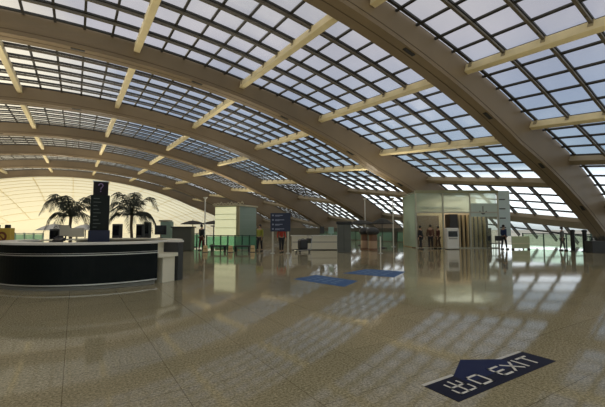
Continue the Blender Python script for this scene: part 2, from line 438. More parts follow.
palm(71, 17.5, 2.95, 1.35, 'dark feathery potted palm left of the black pylon', 3)
palm(132, 18.0, 3.05, 1.35, 'dark feathery potted palm right of the black pylon', 11)

# ------------------------------------------------------------------ floor signs
ex = empty('exit_floor_sign', 'dark navy EXIT floor sign with white letters and arrow, bottom right', 'floor sign', (2.86, 2.0, 0))
m = MB(); m.box(0, 1.79, 0, .36, 0, .004); m.build('plate', mat('decal_navy', (.008, .010, .030), .6, spec=.15), ex)
m = MB(); n = len(m.v)
pts = [(.44, .36), (1.32, .36), (.91, .60)]
m.v += [Vector((a, b, z)) for z in (0, .0045) for a, b in [(.44, .18), (1.32, .18), (1.32, .36), (.91, .60), (.44, .36)]]
m.f += [(4, 3, 2, 1, 0), (5, 6, 7, 8, 9)]+[(i, (i+1) % 5, 5+(i+1) % 5, 5+i) for i in range(5)]; m.mi += [0]*7
m.build('arrow', mat('decal_arrow', (.010, .018, .075), .6, spec=.15), ex)
m = MB(); m.box(0, .46, .362, .40, 0, .004); m.build('edge_strip', mat('decal_strip', (.62, .60, .54), .4), ex)
m = MB(); m.box(1.2, 1.77, .362, .40, 0, .004); m.build('edge_strip', MATS['decal_strip'], ex)
def strokes(name, segs, ox, oy, w, h, t, parent, m_):
    mb = MB()
    for (a, b, c, d) in segs:
        p, q = Vector((ox+a*w, oy+b*h, 0)), Vector((ox+c*w, oy+d*h, 0)); dr = (q-p).normalized(); sd = Vector((-dr.y, dr.x, 0))*t/2
        e = dr*t/2*(1 if (abs(dr.x) < .01 or abs(dr.y) < .01) else .3)
        mb.hexa([(*(p-e-sd).xy, .004), (*(q+e-sd).xy, .004), (*(q+e+sd).xy, .004), (*(p-e+sd).xy, .004), (*(p-e-sd).xy, .0065), (*(q+e-sd).xy, .0065), (*(q+e+sd).xy, .0065), (*(p-e+sd).xy, .0065)])
    return mb.build(name, m_, parent)
LW = mat('letter_white', (.74, .72, .66), .45)
strokes('character_chu', [(.5, 0.03, .5, 1), (.12, .55, .88, .55), (.12, .55, .12, .88), (.88, .55, .88, .88), (0, .03, 1, .03), (0, .03, 0, .4), (1, .03, 1, .4)], .15, .07, .24, .225, .021, ex, LW)
strokes('character_kou', [(0, 0, 0, 1), (1, 0, 1, 1), (0, 0, 1, 0), (0, 1, 1, 1)], .50, .085, .17, .17, .027, ex, LW)
lt = {'E': [(0, 0, 0, 1), (0, 0, 1, 0), (0, .5, .85, .5), (0, 1, 1, 1)], 'X': [(0, 0, 1, 1), (0, 1, 1, 0)], 'I': [(.5, 0, .5, 1)], 'T': [(.5, 0, .5, 1), (0, 1, 1, 1)]}
for ch, ox, w in (('E', .90, .15), ('X', 1.12, .18), ('I', 1.34, .06), ('T', 1.46, .18)):
    strokes('letter_'+ch.lower(), lt[ch], ox, .095, w, .17, .027, ex, LW)

def decal(corners, label, arrow):
    c = Vector((sum(p[0] for p in corners)/4, sum(p[1] for p in corners)/4, 0))
    r = empty('floor_decal', label, 'floor sign', c, group='blue floor signs in the middle of the hall')
    m = MB(); q = [Vector((*p, 0))-c for p in corners]
    m.hexa([*q, *[v+Vector((0, 0, .004)) for v in q]]); m.build('plate', mat('decal_blue', (.025, .10, .27), .45, spec=.2), r)
    for i in range(3):
        m = MB()
        for k in range(4):
            a0, a1 = .16+k*.17, .16+k*.17+.11
            v0, v1 = .2+i*.22, .2+i*.22+.10
            f = lambda u, v: q[0].lerp(q[1], u).lerp(q[3].lerp(q[2], u), v)
            m.hexa([(*f(a0, v0).xy, .004), (*f(a1, v0).xy, .004), (*f(a1, v1).xy, .004), (*f(a0, v1).xy, .004), (*f(a0, v0).xy, .006), (*f(a1, v0).xy, .006), (*f(a1, v1).xy, .006), (*f(a0, v1).xy, .006)])
        m.build('pale_marking', mat('decal_pale', (.10, .20, .36), .4), r)
decal([(5.5, 9.2), (5.88, 7.3), (6.85, 7.9), (6.6, 9.6)], 'blue printed floor sign nearer the information desk', 0)
decal([(7.6, 9.5), (8.3, 7.9), (9.7, 8.7), (9.1, 10.0)], 'darker blue printed floor sign farther to the right', 0)

# ------------------------------------------------------------------ green kiosk left of centre
x, y = at(237, 27.2)
k = empty('green_kiosk', 'pale green glazed kiosk with bright left face and cream cornice', 'kiosk', (x, y, 0), -YAW-.40)
GK = mat('kiosk_pale', (.80, .82, .58), .25, emit=(.9, .88, .52), es=.55); GD = mat('kiosk_green', (.22, .30, .22), .3)  # front face glows in place of sunlight falling on it
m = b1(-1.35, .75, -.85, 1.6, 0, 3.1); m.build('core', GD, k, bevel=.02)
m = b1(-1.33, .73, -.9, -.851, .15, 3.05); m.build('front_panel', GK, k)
for z in (.9, 1.5, 2.1, 2.5):
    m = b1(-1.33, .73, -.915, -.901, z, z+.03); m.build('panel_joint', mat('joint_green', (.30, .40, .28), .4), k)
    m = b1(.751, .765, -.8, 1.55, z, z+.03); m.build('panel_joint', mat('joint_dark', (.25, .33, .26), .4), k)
m = b1(.55, .78, -.95, -.80, 0, 3.12); m.build('corner_post', mat('post_tan', (.42, .36, .2), .4), k)
m = b1(-1.45, .85, -1.0, 1.7, 3.1, 3.22); m.build('cornice', mat('cornice', (.62, .55, .36), .5), k, bevel=.03)
m = MB(); prev = None
for i in range(9): 
    xx = -1.5+i*.3; m.tube([(xx, -1.0, 3.22), (xx+.15, -.95, 3.31+.05*(i % 3)), (xx+.3, -1.0, 3.24)], .035, 6)
m.build('scroll_trim', MATS['cornice'], k)

def glass_rail(x0, y0, x1, y1, label, n, h=1.1, posts=True, col=GREENGL, postm=None, group=None):
    ang = math.atan2(y1-y0, x1-x0); L = math.hypot(x1-x0, y1-y0)
    r = empty('glass_railing', label, 'railing', (x0, y0, 0), ang, group)
    postm = postm or mat('rail_green', (.02, .075, .05), .4)
    m = MB(); m.box(0, L, -.025, .025, h-.05, h); m.build('handrail', postm, r)
    for i in range(n+1):
        m = b1(L*i/n-.035, L*i/n+.035, -.035, .035, 0, h+.02); m.build('post', postm, r)
        if i < n:
            m = b1(L*i/n+.05, L*(i+1)/n-.05, -.008, .008, .08, h-.08); m.build('glass_pane', col, r)
    return r
xa, ya = at(207, 25.2); xb, yb = at(257, 24.6)
glass_rail(xa, ya, xb, yb, 'dark green glass railing in front of the pale kiosk', 7, 1.0)
xa, ya = at(186, 27); xb, yb = at(203, 26.6)
glass_rail(xa, ya, xb, yb, 'green glass railing between the grey square counter and lamp post', 3, 1.1)
for i, (pp, dd, nm) in enumerate(((206, 22.6, 'leftmost, below the parasol'), (231, 22.4, 'middle one, before the green kiosk'), (253, 22.6, 'rightmost, beside the yellow-vested person'))):
    x, y = at(pp, dd)
    o = empty('queue_block', f'small pale yellow floor block, {nm}', 'bollard', (x, y, 0), -YAW, 'pale yellow floor blocks')
    m = MB(); m.hexa([(-.14, -.12, 0), (.14, -.12, 0), (.14, .12, 0), (-.14, .12, 0), (-.11, -.09, .42), (.11, -.09, .42), (.11, .09, .42), (-.11, .09, .42)])
    m.build('body', mat('block_yellow', (.75, .55, .28), .5), o, bevel=.02)
    m = b1(-.12, .12, -.125, -.10, .2, .25); m.build('band', mat('block_band', (.4, .28, .12), .5), o)
    m = b1(-.2, .2, -.16, .16, 0, .03); m.build('foot', CHAR, o)
# low dark benches in front of the railing
for pp, dd, lab in ((219, 23.6, 'low dark bench left of the middle yellow block'), (243, 23.4, 'low dark bench right of the middle yellow block')):
    x, y = at(pp, dd); o = empty('bench', lab, 'bench', (x, y, 0), -YAW, 'low dark benches by the green kiosk')
    m = b1(-.55, .55, -.2, .2, .28, .38); m.build('seat', CHAR, o, bevel=.02)
    for sx in (-.42, .42):
        m = b1(sx-.05, sx+.05, -.17, .17, 0, .28); m.build('leg', BLACK, o)

# ------------------------------------------------------------------ parasols, lamp masts
def parasol(px_, d, topz, rad, label, m_=None, droop=.28):
    x, y = at(px_, d); r = empty('parasol', label, 'parasol', (x, y, 0), .2)
    m = MB(); n = 8; base = []
    for i in range(n):
        a, b = 2*PI*i/n, 2*PI*(i+1)/n
        for s in range(3):
            u0, u1 = s/3, (s+1)/3; f = lambda u, t: (rad*u*math.cos(t), rad*u*math.sin(t), topz-droop*u**1.6)
            m.quad(f(u0, a), f(u1, a), f(u1, b), f(u0, b))
    o = m.build('canopy', m_ or mat('parasol_dark', (.035, .035, .03), .7), r, weld=True)
    so = o.modifiers.new('thick', 'SOLIDIFY'); so.thickness = .03
    for i in range(n):
        a = 2*PI*i/n; q = MB(); q.tube([(0, 0, topz-.06), (rad*.97*math.cos(a), rad*.97*math.sin(a), topz-droop-.02)], .012, 5); q.build('rib', CHAR, r)
    m = MB(); m.tube([(0, 0, .06), (0, 0, topz+.08)], .03); m.build('pole', CHAR, r)
    m = MB(); m.lathe([(.32, 0), (.32, .06), (.08, .1)], 18); m.build('base', CHAR, r)
parasol(193, 28.5, 2.1, 1.0, 'dark parasol between the desk and green kiosk, left one')
parasol(214, 32, 2.15, 1.15, 'dark parasol just left of green kiosk, partly behind it')
parasol(382, 27, 2.25, .85, 'dark domed parasol left of the big glass pavilion', droop=.42)
parasol(361, 31, 2.2, 1.3, 'dark parasol above the brown kiosk, behind the domed one', droop=.35)
parasol(55, 21, 1.75, .9, 'white parasol behind left palm', mat('parasol_white', (.85, .84, .78), .7), .35)
parasol(86, 23.5, 1.75, .85, 'white parasol between left palm and pylon', MATS['parasol_white'], .35)

FILL_LIGHTS = []
def mast(px_, d, h, label):  # real poles; the uplight heads are added to brighten the roof
    x, y = at(px_, d); r = empty('lamp_post', label, 'lamp post', (x, y, 0), 0, 'slim pale uplight posts')
    m = MB(); m.tube([(0, 0, .03), (0, 0, h)], .045, 10); m.build('pole', WHITE, r)
    m = MB(); m.lathe([(.16, 0), (.16, .03), (.06, .05)], 16); m.build('base', STEEL, r)
    m = MB(); m.lathe([(.05, h), (.17, h+.12), (.17, h+.15), (.14, h+.15), (.04, h+.05)], 16); m.build('uplight_head', WHITE, r)
    FILL_LIGHTS.append((x, y, h+.2))
mast(205, 27.5, 3.7, 'slim pale lamp post rising left of the green kiosk')
mast(365, 33.5, 4.1, 'slim pale lamp post above the brown kiosk')
mast(393, 29, 3.8, 'slim pale lamp post just left of the glass pavilion')

# ------------------------------------------------------------------ direction sign
x, y = at(280.5, 21.6)
s = empty('direction_sign', 'dark navy direction board on two pale posts beside person in red', 'sign', (x, y, 0), -YAW)
zt, zb = hz(213, 21.6), hz(231.5, 21.6)
m = b1(-.60, .60, -.05, .05, zb, zt); bo = m.build('board', NAVYBL, s, bevel=.01)
for i in range(4):
    zz = zt-.13-i*.27
    m = MB(); m.box(-.5, -.40, -.056, -.05, zz-.06, zz+.03); m.box(-.32, -.32+.45+.1*(i % 2), -.056, -.05, zz-.03, zz+.01); m.box(-.32, -.05, -.056, -.05, zz-.075, zz-.05)
    m.build('text_line', mat('sign_text', (.30, .33, .45), .5), bo)
for sx in (-.46, .46):
    m = b1(sx-.05, sx+.05, -.03, .03, .02, zb); m.build('post', mat('post_pale', (.6, .58, .48), .4), s)
    m = b1(sx-.12, sx+.12, -.16, .16, 0, .02); m.build('foot', STEEL, s)

# ------------------------------------------------------------------ white counter, trolley, dark cabinet
x, y = at(314, 25.0)
c = empty('service_counter', 'long cream service counter right of the direction board', 'counter', (x, y, 0), -YAW+.03)
m = b1(-1.55, 1.6, -.3, .4, .05, .95); m.build('body', DESKW, c, bevel=.01)
m = b1(-1.62, 1.66, -.37, .47, .95, 1.0); m.build('countertop', WHITE, c, bevel=.01)
m = b1(-1.5, 1.55, -.315, -.301, .52, .57); m.build('groove', GREY, c)
m = b1(-1.5, 1.55, -.25, .35, 0, .05); m.build('plinth', CHAR, c)
for i, (pp, w, h, mt, lab) in enumerate(((331, .26, .50, mat('screen_mint', (.35, .55, .48), .4), 'pale mint screen on cream counter'), (322, .22, .55, CHAR, 'narrow black screen left of the mint one on counter'))):
    monitor(pp, 25.0, 1.0, w*1.4, h*.9, lab, mt, mt)
x, y = at(304, 22.8)
t = empty('luggage_trolley', 'dark luggage trolley parked before the cream counter', 'trolley', (x, y, 0), -YAW+.5)
m = MB()
for sy in (-.25, .25): m.tube([(-.5, sy, .12), (.35, sy, .14), (.45, sy, .95), (.38, sy, 1.02)], .022, 8)
m.tube([(.38, -.27, 1.02), (.38, .27, 1.02)], .025, 8); m.tube([(-.5, -.25, .12), (-.5, .25, .12)], .02, 8)
m.build('frame', STEEL, t)
m = b1(-.5, .36, -.26, .26, .14, .18); m.build('deck', CHAR, t)
m = b1(.30, .42, -.24, .24, .55, .85); m.build('basket', CHAR, t, bevel=.01)
for sx, sy in ((-.42, -.24), (-.42, .24), (.38, 0)):
    m = MB(); m.tube([(sx, sy-.02, .07), (sx, sy+.02, .07)], .07, 14); m.build('wheel', BLACK, t)
x, y = at(303, 22.7)
o = empty('suitcase', 'round-cornered black suitcase lying on the luggage trolley', 'suitcase', (x, y, .18), -YAW+.5)
m = b1(-.30, .26, -.22, .22, 0, .62); m.build('shell', mat('case_black', (.03, .03, .035), .45), o, bevel=.09)
m = MB(); m.tube([(-.1, 0, .61), (-.08, 0, .66), (.06, 0, .66), (.08, 0, .61)], .014, 6); m.build('handle', CHAR, o)

x, y = at(343.5, 22.6)
c = empty('dark_cabinet', 'dark grey tall cabinet right of the cream counter', 'cabinet', (x, y, 0), -YAW-.06)
h = hz(221.5, 22.6)
m = b1(-.40, .42, -.35, .35, 0, h-.18); m.build('body', mat('cab_grey', (.10, .105, .09), .35), c, bevel=.01)
m = b1(-.46, .48, -.42, .42, h-.18, h); m.build('lid', BLACK, c, bevel=.02)
m = b1(-.01, .01, -.362, -.35, .1, h-.25); m.build('door_seam', BLACK, c)

# brown round kiosks beside it
for pp, d, rr, lab in ((364, 25.5, .30, 'brown bar-height pedestal with dark bowl top, left one'), (372.5, 24.8, .36, 'brown bar-height pedestal with dark bowl top, right one')):
    x, y = at(pp, d); o = empty('pedestal_stand', lab, 'stand', (x, y, 0), 0, 'brown pedestals left of the railing')
    m = MB(); m.lathe([(rr, 0), (rr, .05), (rr*.82, .1), (rr*.82, 1.0), (rr*.9, 1.05)], 20); m.build('body', mat('ped_brown', (.20, .10, .055), .4), o)
    m = MB(); m.lathe([(rr*.84, .12), (rr*.84, .62)], 20); m.build('light_band', mat('ped_tan', (.50, .34, .22), .4), o)
    m = MB(); m.lathe([(rr*.9, 1.05), (rr*1.25, 1.2), (rr*1.2, 1.36), (rr*.8, 1.5), (rr*.2, 1.56)], 20); m.build('bowl_top', CHAR, o, smooth=True)
x, y = at(380, 21.5)
o = empty('marker_pole', 'thin white pole standing right of the brown pedestals', 'pole', (x, y, 0))
m = MB(); m.tube([(0, 0, .02), (0, 0, 1.0)], .035, 10); m.build('shaft', WHITE, o)
m = MB(); m.lathe([(.14, 0), (.14, .02), (.04, .04)], 16); m.build('foot', STEEL, o)

# ------------------------------------------------------------------ glass pavilion
d = 27.0; x, y = at(416, d)
P = empty('glass_pavilion', 'large pale green glass pavilion with arrow sign, right of centre', 'pavilion', (x, y, 0), -YAW)
W = (498-416)/F*d; H = hz(191, d); W2 = (510-416)/F*d; DP = 3.4
FRM = mat('pav_frame', (.55, .55, .45), .4)
OL = mat('pav_olive', (.30, .30, .17), .4)
for xx in (0, W*.33, W*.66, W):
    m = b1(xx-.05, xx+.05, -.05, .05, 0, H); m.build('mullion', FRM, P)
m = b1(-.05, W+.05, -.06, .10, H-.16, H+.06); m.build('top_rail', OL, P)
m = b1(-.05, W+.05, -.06, .06, 2.62, 2.72); m.build('transom', FRM, P)
m = b1(-.05, W+.05, -.06, .06, 0, .06); m.build('sill', FRM, P)
for i in range(3):
    a, b = W*.33*i+.05, min(W, W*.33*(i+1))-.05
    m = b1(a, b, -.01, .01, 2.72, H-.16); m.build('upper_pane', glassmat('pav_upper', (.88, .94, .90), .12, .45, (.88, .95, .86)), P)
    if i != 1:
        m = b1(a, b, -.01, .01, .06, 2.62); m.build('lower_pane', glassmat('pav_lower', (.9, .92, .86), .1, .08, (.8, .85, .7)), P)
m = b1(0, W, DP, DP+.12, 0, H-.1); m.build('back_wall', mat('pav_wall', (.66, .52, .34), .5), P)
m = b1(0, W, .1, DP, H-.04, H+.0); m.build('roof', glassmat('pav_roof', (.9, .95, .9), .05, .1, (.8, .9, .8)), P)
m = b1(.0, .02, .1, DP, .06, H-.16); m.build('side_pane', CLEARGL, P)
m = b1(W+.06, W2, -.03, .03, .9, H+.02); m.build('side_panel', mat('pav_side', (.62, .74, .74), .2), P)
for z in (1.5, 2.2, 2.9, 3.6):
    m = b1(W+.10, W+.55, -.05, -.031, z, z+.08); m.build('side_slot', CHAR, P)
for z, n_, ht in ((3.95, 7, .16), (3.62, 5, .07), (2.95, 9, .16)):          # dark broken bands behind the glass, standing in for unreadable lettering
    m = MB()
    for i in range(n_):
        a = W*(.30 if z > 3.5 else .08)+i*W*.055
        m.box(a, a+W*.038, .16, .20, z, z+ht)
    m.build('louvre_band', mat('louvre', (.13, .16, .12), .5), P)
for i in range(7):        # warm vertical fins
    xx = W*.56+i*W*.052
    m = b1(xx, xx+.11, .55, .75, 0, 2.5); m.build('vertical_fin', mat('fin_cream', (.80, .62, .36), .4), P)
m = b1(W*.53, W*.95, .9, 1.0, 0, 2.5); m.build('fin_backing', mat('fin_dark', (.07, .055, .04), .4), P)
m = b1(W*.43, W*.53, .3, 1.2, 0, 2.55); m.build('dark_pier', mat('pier', (.035, .03, .028), .4), P)
m = b1(W*.05, W*.40, 2.0, 2.2, 0, 2.5); m.build('inner_partition', mat('inner_brown', (.28, .16, .10), .5), P)
m = MB(); ax = (483-416)/F*d; az = hz(210, d)
m.box(ax-.025, ax+.025, -.04, -.02, az-.28, az+.30); m.bar((ax, -.03, az-.30), (ax-.24, -.03, az-.06), .02, .06, (0, 0, 1)); m.bar((ax, -.03, az-.30), (ax+.24, -.03, az-.06), .02, .06, (0, 0, 1))
m.build('down_arrow', CHAR, P)
m = b1(W*.66+.06, W-.06, -.018, -.012, az-.5, az+.5); m.build('arrow_panel', mat('arrow_panel', (.60, .70, .62), .3), P)
PAV = (x, y, W, DP, H)

x, y = at(451, 25.6)
t = empty('ticket_machine', 'white rounded ticket machine with black screen before the pavilion', 'machine', (x, y, 0), -YAW)
m = b1(-.44, .44, -.25, .25, .03, 1.50); m.build('body', WHITE, t, bevel=.07)
m = b1(-.33, .33, -.262, -.25, .88, 1.28); m.build('screen', SCREEN, t, bevel=.004)
m = b1(-.30, .30, -.262, -.25, .72, .80); m.build('keypad', GREY, t)
m = b1(-.40, .40, -.2, .2, 0, .03); m.build('plinth', CHAR, t)

# two tall display stands behind green lintel
x, y = at(447, 27.6)
# ------------------------------------------------------------------ people
def chain(name, pts, edges, rad, m_, parent, sub=2, root=0):
    me = bpy.data.meshes.new(name); me.from_pydata([Vector(p) for p in pts], edges, []); me.materials.append(m_)
    o = bpy.data.objects.new(name, me); COL.objects.link(o); o.parent = parent
    sk = o.modifiers.new('skin', 'SKIN'); sk.use_smooth_shade = True
    lay = me.skin_vertices[0] if me.skin_vertices else None
    if lay is None:
        bm = bmesh.new(); bm.from_mesh(me); bm.verts.layers.skin.verify(); bm.to_mesh(me); bm.free(); lay = me.skin_vertices[0]
    for i, r in enumerate(rad):
        lay.data[i].radius = (r, r) if not isinstance(r, tuple) else r
        lay.data[i].use_root = (i == root)
    s = o.modifiers.new('sub', 'SUBSURF'); s.levels = sub; s.render_levels = sub
    return o
SKIN = mat('skin', (.48, .30, .20), .6)
def person(px_, d, label, top, bottom, hair, rz=0, stride=.12, h=1.7, walk=0):
    x, y = at(px_, d); r = empty('person', label, 'person', (x, y, 0), -YAW+rz)
    s = h/1.7
    P_ = [(0, 0, .92), (0, 0, 1.08), (0, 0, 1.28), (0, .01, 1.42), (0, .0, 1.49), (0, -.01, 1.55), (0, -.015, 1.62), (0, -.01, 1.68)]
    rd = [.13, .115, .13, .10, .05, .062, .075, .055]
    E = [(i, i+1) for i in range(7)]
    for sg in (-1, 1):
        n = len(P_); k_ = sg*stride
        P_ += [(sg*.09, 0, .86), (sg*.10, -.02+k_*.5, .48), (sg*.10, k_, .09), (sg*.10, k_-.12, .04)]; rd += [.085, .055, .038, .032]; E += [(0, n), (n, n+1), (n+1, n+2), (n+2, n+3)]
        n = len(P_); kk = -sg*stride
        P_ += [(sg*.17, 0, 1.38), (sg*.22, .02+kk*.3, 1.10), (sg*.23, -.05+kk*.8, .87), (sg*.23, -.06+kk*.9, .80)]; rd += [.052, .04, .028, .026]; E += [(3, n), (n, n+1), (n+1, n+2), (n+2, n+3)]
        for fi in range(4):
            b_ = len(P_); fx = sg*.23; fy = -.06+kk*.9+(fi-1.5)*.02; L = (.07, .085, .08, .06)[fi]
            P_ += [(fx, fy, .775), (fx-sg*.01, fy-.005, .775-L*.5), (fx-sg*.025, fy-.01, .775-L)]; rd += [.009, .0085, .007]; E += [(n+3, b_), (b_, b_+1), (b_+1, b_+2)]
        b_ = len(P_); P_ += [(sg*.225, -.10+kk*.9, .82), (sg*.22, -.115+kk*.9, .785)]; rd += [.010, .008]; E += [(n+3, b_), (b_, b_+1)]
    chain('body', [(a*s, b*s, c*s) for a, b, c in P_], E, [q*s for q in rd], SKIN, r)
    tp = [(0, 0, .90), (0, 0, 1.08), (0, 0, 1.28), (0, .01, 1.42)]; tr = [.15, .135, .15, .115]; te = [(0, 1), (1, 2), (2, 3)]
    for sg in (-1, 1):
        n = len(tp); kk = -sg*stride
        tp += [(sg*.175, 0, 1.39), (sg*.225, .02+kk*.3, 1.10), (sg*.235, -.045+kk*.75, .90)]; tr += [.07, .055, .044]; te += [(3, n), (n, n+1), (n+1, n+2)]
    chain('jacket', [(a*s, b*s, c*s) for a, b, c in tp], te, [q*s for q in tr], top, r)
    bp = [(0, 0, .92)]; brd = [.15]; be = []
    for sg in (-1, 1):
        n = len(bp); k_ = sg*stride
        bp += [(sg*.09, 0, .84), (sg*.10, -.02+k_*.5, .48), (sg*.10, k_, .12)]; brd += [.10, .072, .055]; be += [(0, n), (n, n+1), (n+1, n+2)]
    chain('trousers', [(a*s, b*s, c*s) for a, b, c in bp], be, [q*s for q in brd], bottom, r)
    for sg in (-1, 1):
        k_ = sg*stride
        m = MB(); m.box(sg*.10*s-.045, sg*.10*s+.045, (k_-.19)*s, (k_+.07)*s, 0, .075); m.build('shoe', BLACK, r, bevel=.02)
    hm = MB(); hm.lathe([(.02, 1.745*s), (.06, 1.735*s), (.088, 1.69*s), (.094, 1.63*s), (.08, 1.58*s)][::-1], 14, (0, .018)); hm.build('hair', hair, r, smooth=True)
    nm = MB(); nm.tube([(0, -.085*s, 1.645*s), (0, -.105*s, 1.605*s)], [.006, .013], 6); nm.build('nose', SKIN, r)
    for sg in (-1, 1):
        e = MB(); e.tube([(sg*.028, -.083*s, 1.64*s), (sg*.028, -.09*s, 1.64*s)], .008, 6); e.build('eye', BLACK, r)
    e = MB(); e.bar((-.022, -.083*s, 1.572*s), (.022, -.083*s, 1.572*s), .012, .008); e.build('mouth', mat('lips', (.3, .1, .08), .6), r)
HAIR = mat('hair_black', (.012, .010, .009), .5)
REDC = mat('jacket_red', (.55, .06, .04), .7); DKC = mat('cloth_dark', (.025, .025, .03), .8)
person(281.5, 22.3, 'person in red top and dark trousers beneath navy board', REDC, DKC, HAIR, rz=.3)
person(260, 23.4, 'person in yellow-green vest and dark trousers beside green kiosk', mat('vest_lime', (.30, .32, .04), .6), DKC, HAIR, rz=-.4)
person(202, 24.3, 'person in dark clothes with red bag below left parasol', DKC, mat('trouser_wine', (.10, .02, .02), .7), HAIR, rz=2.6)
person(420, 25.6, 'person in black at the left corner of the glass pavilion', DKC, DKC, HAIR, rz=.8, h=1.62)
person(430, 25.8, 'person in brown coat before the pavilion, left of the machine', mat('coat_brown', (.12, .05, .03), .7), DKC, HAIR, rz=2.8)
person(437.5, 26.3, 'person in dark red coat beside white ticket machine', mat('coat_wine', (.09, .025, .02), .7), mat('cloth_brown', (.07, .04, .03), .7), HAIR, rz=-1.4, h=1.6)
person(503, 25.6, 'person in navy blue at the right end of the pavilion', mat('coat_navy', (.012, .03, .10), .7), DKC, HAIR, rz=1.9)
person(561, 24.2, 'person in grey standing by the right railing', mat('coat_grey', (.16, .17, .16), .7), mat('cloth_grey', (.13, .14, .13), .7), HAIR, rz=1.2, h=1.55)

# small chairs by the pavilion's right side
def chair(px_, d, label, rz):
    x, y = at(px_, d); r = empty('chair', label, 'chair', (x, y, 0), -YAW+rz, 'black chairs at the pavilion')
    m = b1(-.22, .22, -.22, .22, .43, .47); m.build('seat', BLACK, r, bevel=.01)
    m = b1(-.22, .22, .19, .23, .60, .95); m.build('backrest', BLACK, r, bevel=.01)
    for sx in (-.2, .2):
        for sy in (-.2, .21):
            m = MB(); m.tube([(sx, sy, 0), (sx, sy, .43 if sy < 0 else .9)], .015, 6); m.build('leg', CHAR, r)
chair(491, 25.2, 'black chair left of the person in navy', .6); chair(497.5, 25.4, 'black chair nearest the person in navy', -.5)

# ------------------------------------------------------------------ edge railing and right side
RX = 29.5
glass_rail(RX, 19.4, RX, 27.5, 'green glass railing left of the glass pavilion', 6, group='hall edge railings')
glass_rail(RX, 10.2, RX, 14.6, 'green glass railing between pavilion and right-hand black posts', 3, group='hall edge railings', col=glassmat('rail_clear', (.85, .95, .85), .1, .12, (.8, .95, .8)))
glass_rail(RX, 28.2, RX, 42, 'green glass railing farthest away behind the parasols', 9, group='hall edge railings')
x, y = at(519.5, 25.4)
o = empty('notice_panel', 'pale yellow-green low screen right of the pavilion', 'panel', (x, y, 0), -YAW)
m = b1(-.62, .62, -.04, .04, .08, .92); m.build('panel', mat('notice_green', (.62, .68, .42), .5), o, bevel=.01)
m = b1(-.62, .62, -.046, -.04, .38, .46); m.build('bright_band', mat('notice_band', (.8, .78, .55), .5), o)
for sx in (-.55, .55):
    m = b1(sx-.03, sx+.03, -.12, .12, 0, .08); m.build('foot', CHAR, o)
for pp, d, lab in ((571.5, 23.3, 'thick black bollard post at right, the left one'), (583.5, 23.0, 'thick black bollard post at right, near the arch foot')):
    x, y = at(pp, d); o = empty('bollard_post', lab, 'post', (x, y, 0), 0, 'thick black posts at the right')
    m = MB(); m.lathe([(.12, .03), (.12, 1.25), (.15, 1.28), (.15, 1.36), (.05, 1.4)], 16); m.build('shaft', BLACK, o)
    m = MB(); m.lathe([(.2, 0), (.2, .03), (.12, .04)], 16); m.build('foot', CHAR, o)
x, y = at(599, 22.0)
o = empty('planter', 'low dark planter box at the right frame edge', 'planter', (x, y, 0), -YAW)
m = MB(); m.box(-.75, .9, -.3, .3, 0, .72); m.build('trough', CHAR, o, bevel=.02)
m = MB(); rnd = random.Random(5)
for i in range(120):
    a = Vector((rnd.uniform(-.7, .85), rnd.uniform(-.25, .25), .70)); b = a+Vector((rnd.uniform(-.18, .18), rnd.uniform(-.18, .18), rnd.uniform(.2, .5)))
    w = Vector((.03, .02, 0)); m.quad(a-w*.3, a+w*.3, (a+b)/2+w, b, (a+b)/2-w)
tag(m.build('foliage', LEAF, o), kind='stuff')

# ------------------------------------------------------------------ left background: green glass screens, dark kiosk
xa, ya = at(16, 24.5); xb, yb = at(44, 24.5)
glass_rail(xa, ya, xb, yb, 'mint glass screen far left, behind the desk', 3, 1.15, col=glassmat('mint_glass', (.75, .95, .82), .05, .5, (.7, .95, .8)), postm=mat('mint_post', (.45, .6, .5), .4))
for pp, d, lab, w, z in ((57.5, 19, 'small black cube kiosk behind the left palm', .5, 1.45), (148, 24, 'dark panel kiosk behind the right palm', .35, 1.9), (118, 22, 'dark slim kiosk right of the pylon', .45, 1.75), (141, 23, 'dark slim kiosk just left of the raised monitor', .4, 1.75)):
    x, y = at(pp, d); o = empty('kiosk_cabinet', lab, 'kiosk', (x, y, 0), -YAW, 'small dark kiosks behind the desk')
    m = b1(-w/2, w/2, -.2, .2, .04, z); m.build('body', CHAR, o, bevel=.02)
    m = b1(-w/2+.04, w/2-.04, -.21, -.2, z*.6, z-.1); m.build('screen', SCREEN, o)
    m = b1(-w/2+.03, w/2-.03, -.17, .17, 0, .04); m.build('plinth', BLACK, o)
x, y = at(184, 24)
o = empty('bar_counter', 'dark grey square counter with lit top, right of the desk', 'counter', (x, y, 0), -YAW)
m = b1(-.62, .62, -.4, .4, .02, 1.52); m.build('body', mat('bar_grey', (.09, .095, .075), .5), o, bevel=.02)
m = b1(-.7, .7, -.46, .46, 1.52, 1.6); m.build('top', CHAR, o, bevel=.01)
x, y = at(168, 25.0)
o = empty('mint_cabinet', 'mint green tall cabinet behind the raised black monitor', 'cabinet', (x, y, 0), -YAW)
m = b1(-.40, .30, -.3, .3, 0, 1.95); m.build('body', mat('mint', (.30, .42, .34), .4), o, bevel=.02)
m = b1(-.5, .2, -.32, .32, 1.95, 2.05); m.build('cornice', mat('mint_top', (.45, .42, .32), .5), o)

# ------------------------------------------------------------------ lights
LK = .62
def area(name, loc, size, power, col, rot=(PI, 0, 0), sy=None):
    L = bpy.data.lights.new(name, 'AREA'); L.shape = 'RECTANGLE' if sy else 'SQUARE'; L.size = size
    if sy: L.size_y = sy
    L.energy = power*LK; L.color = col
    o = bpy.data.objects.new(name, L); COL.objects.link(o); o.location = loc; o.rotation_euler = rot
    return o
WARM = (1, .91, .74)
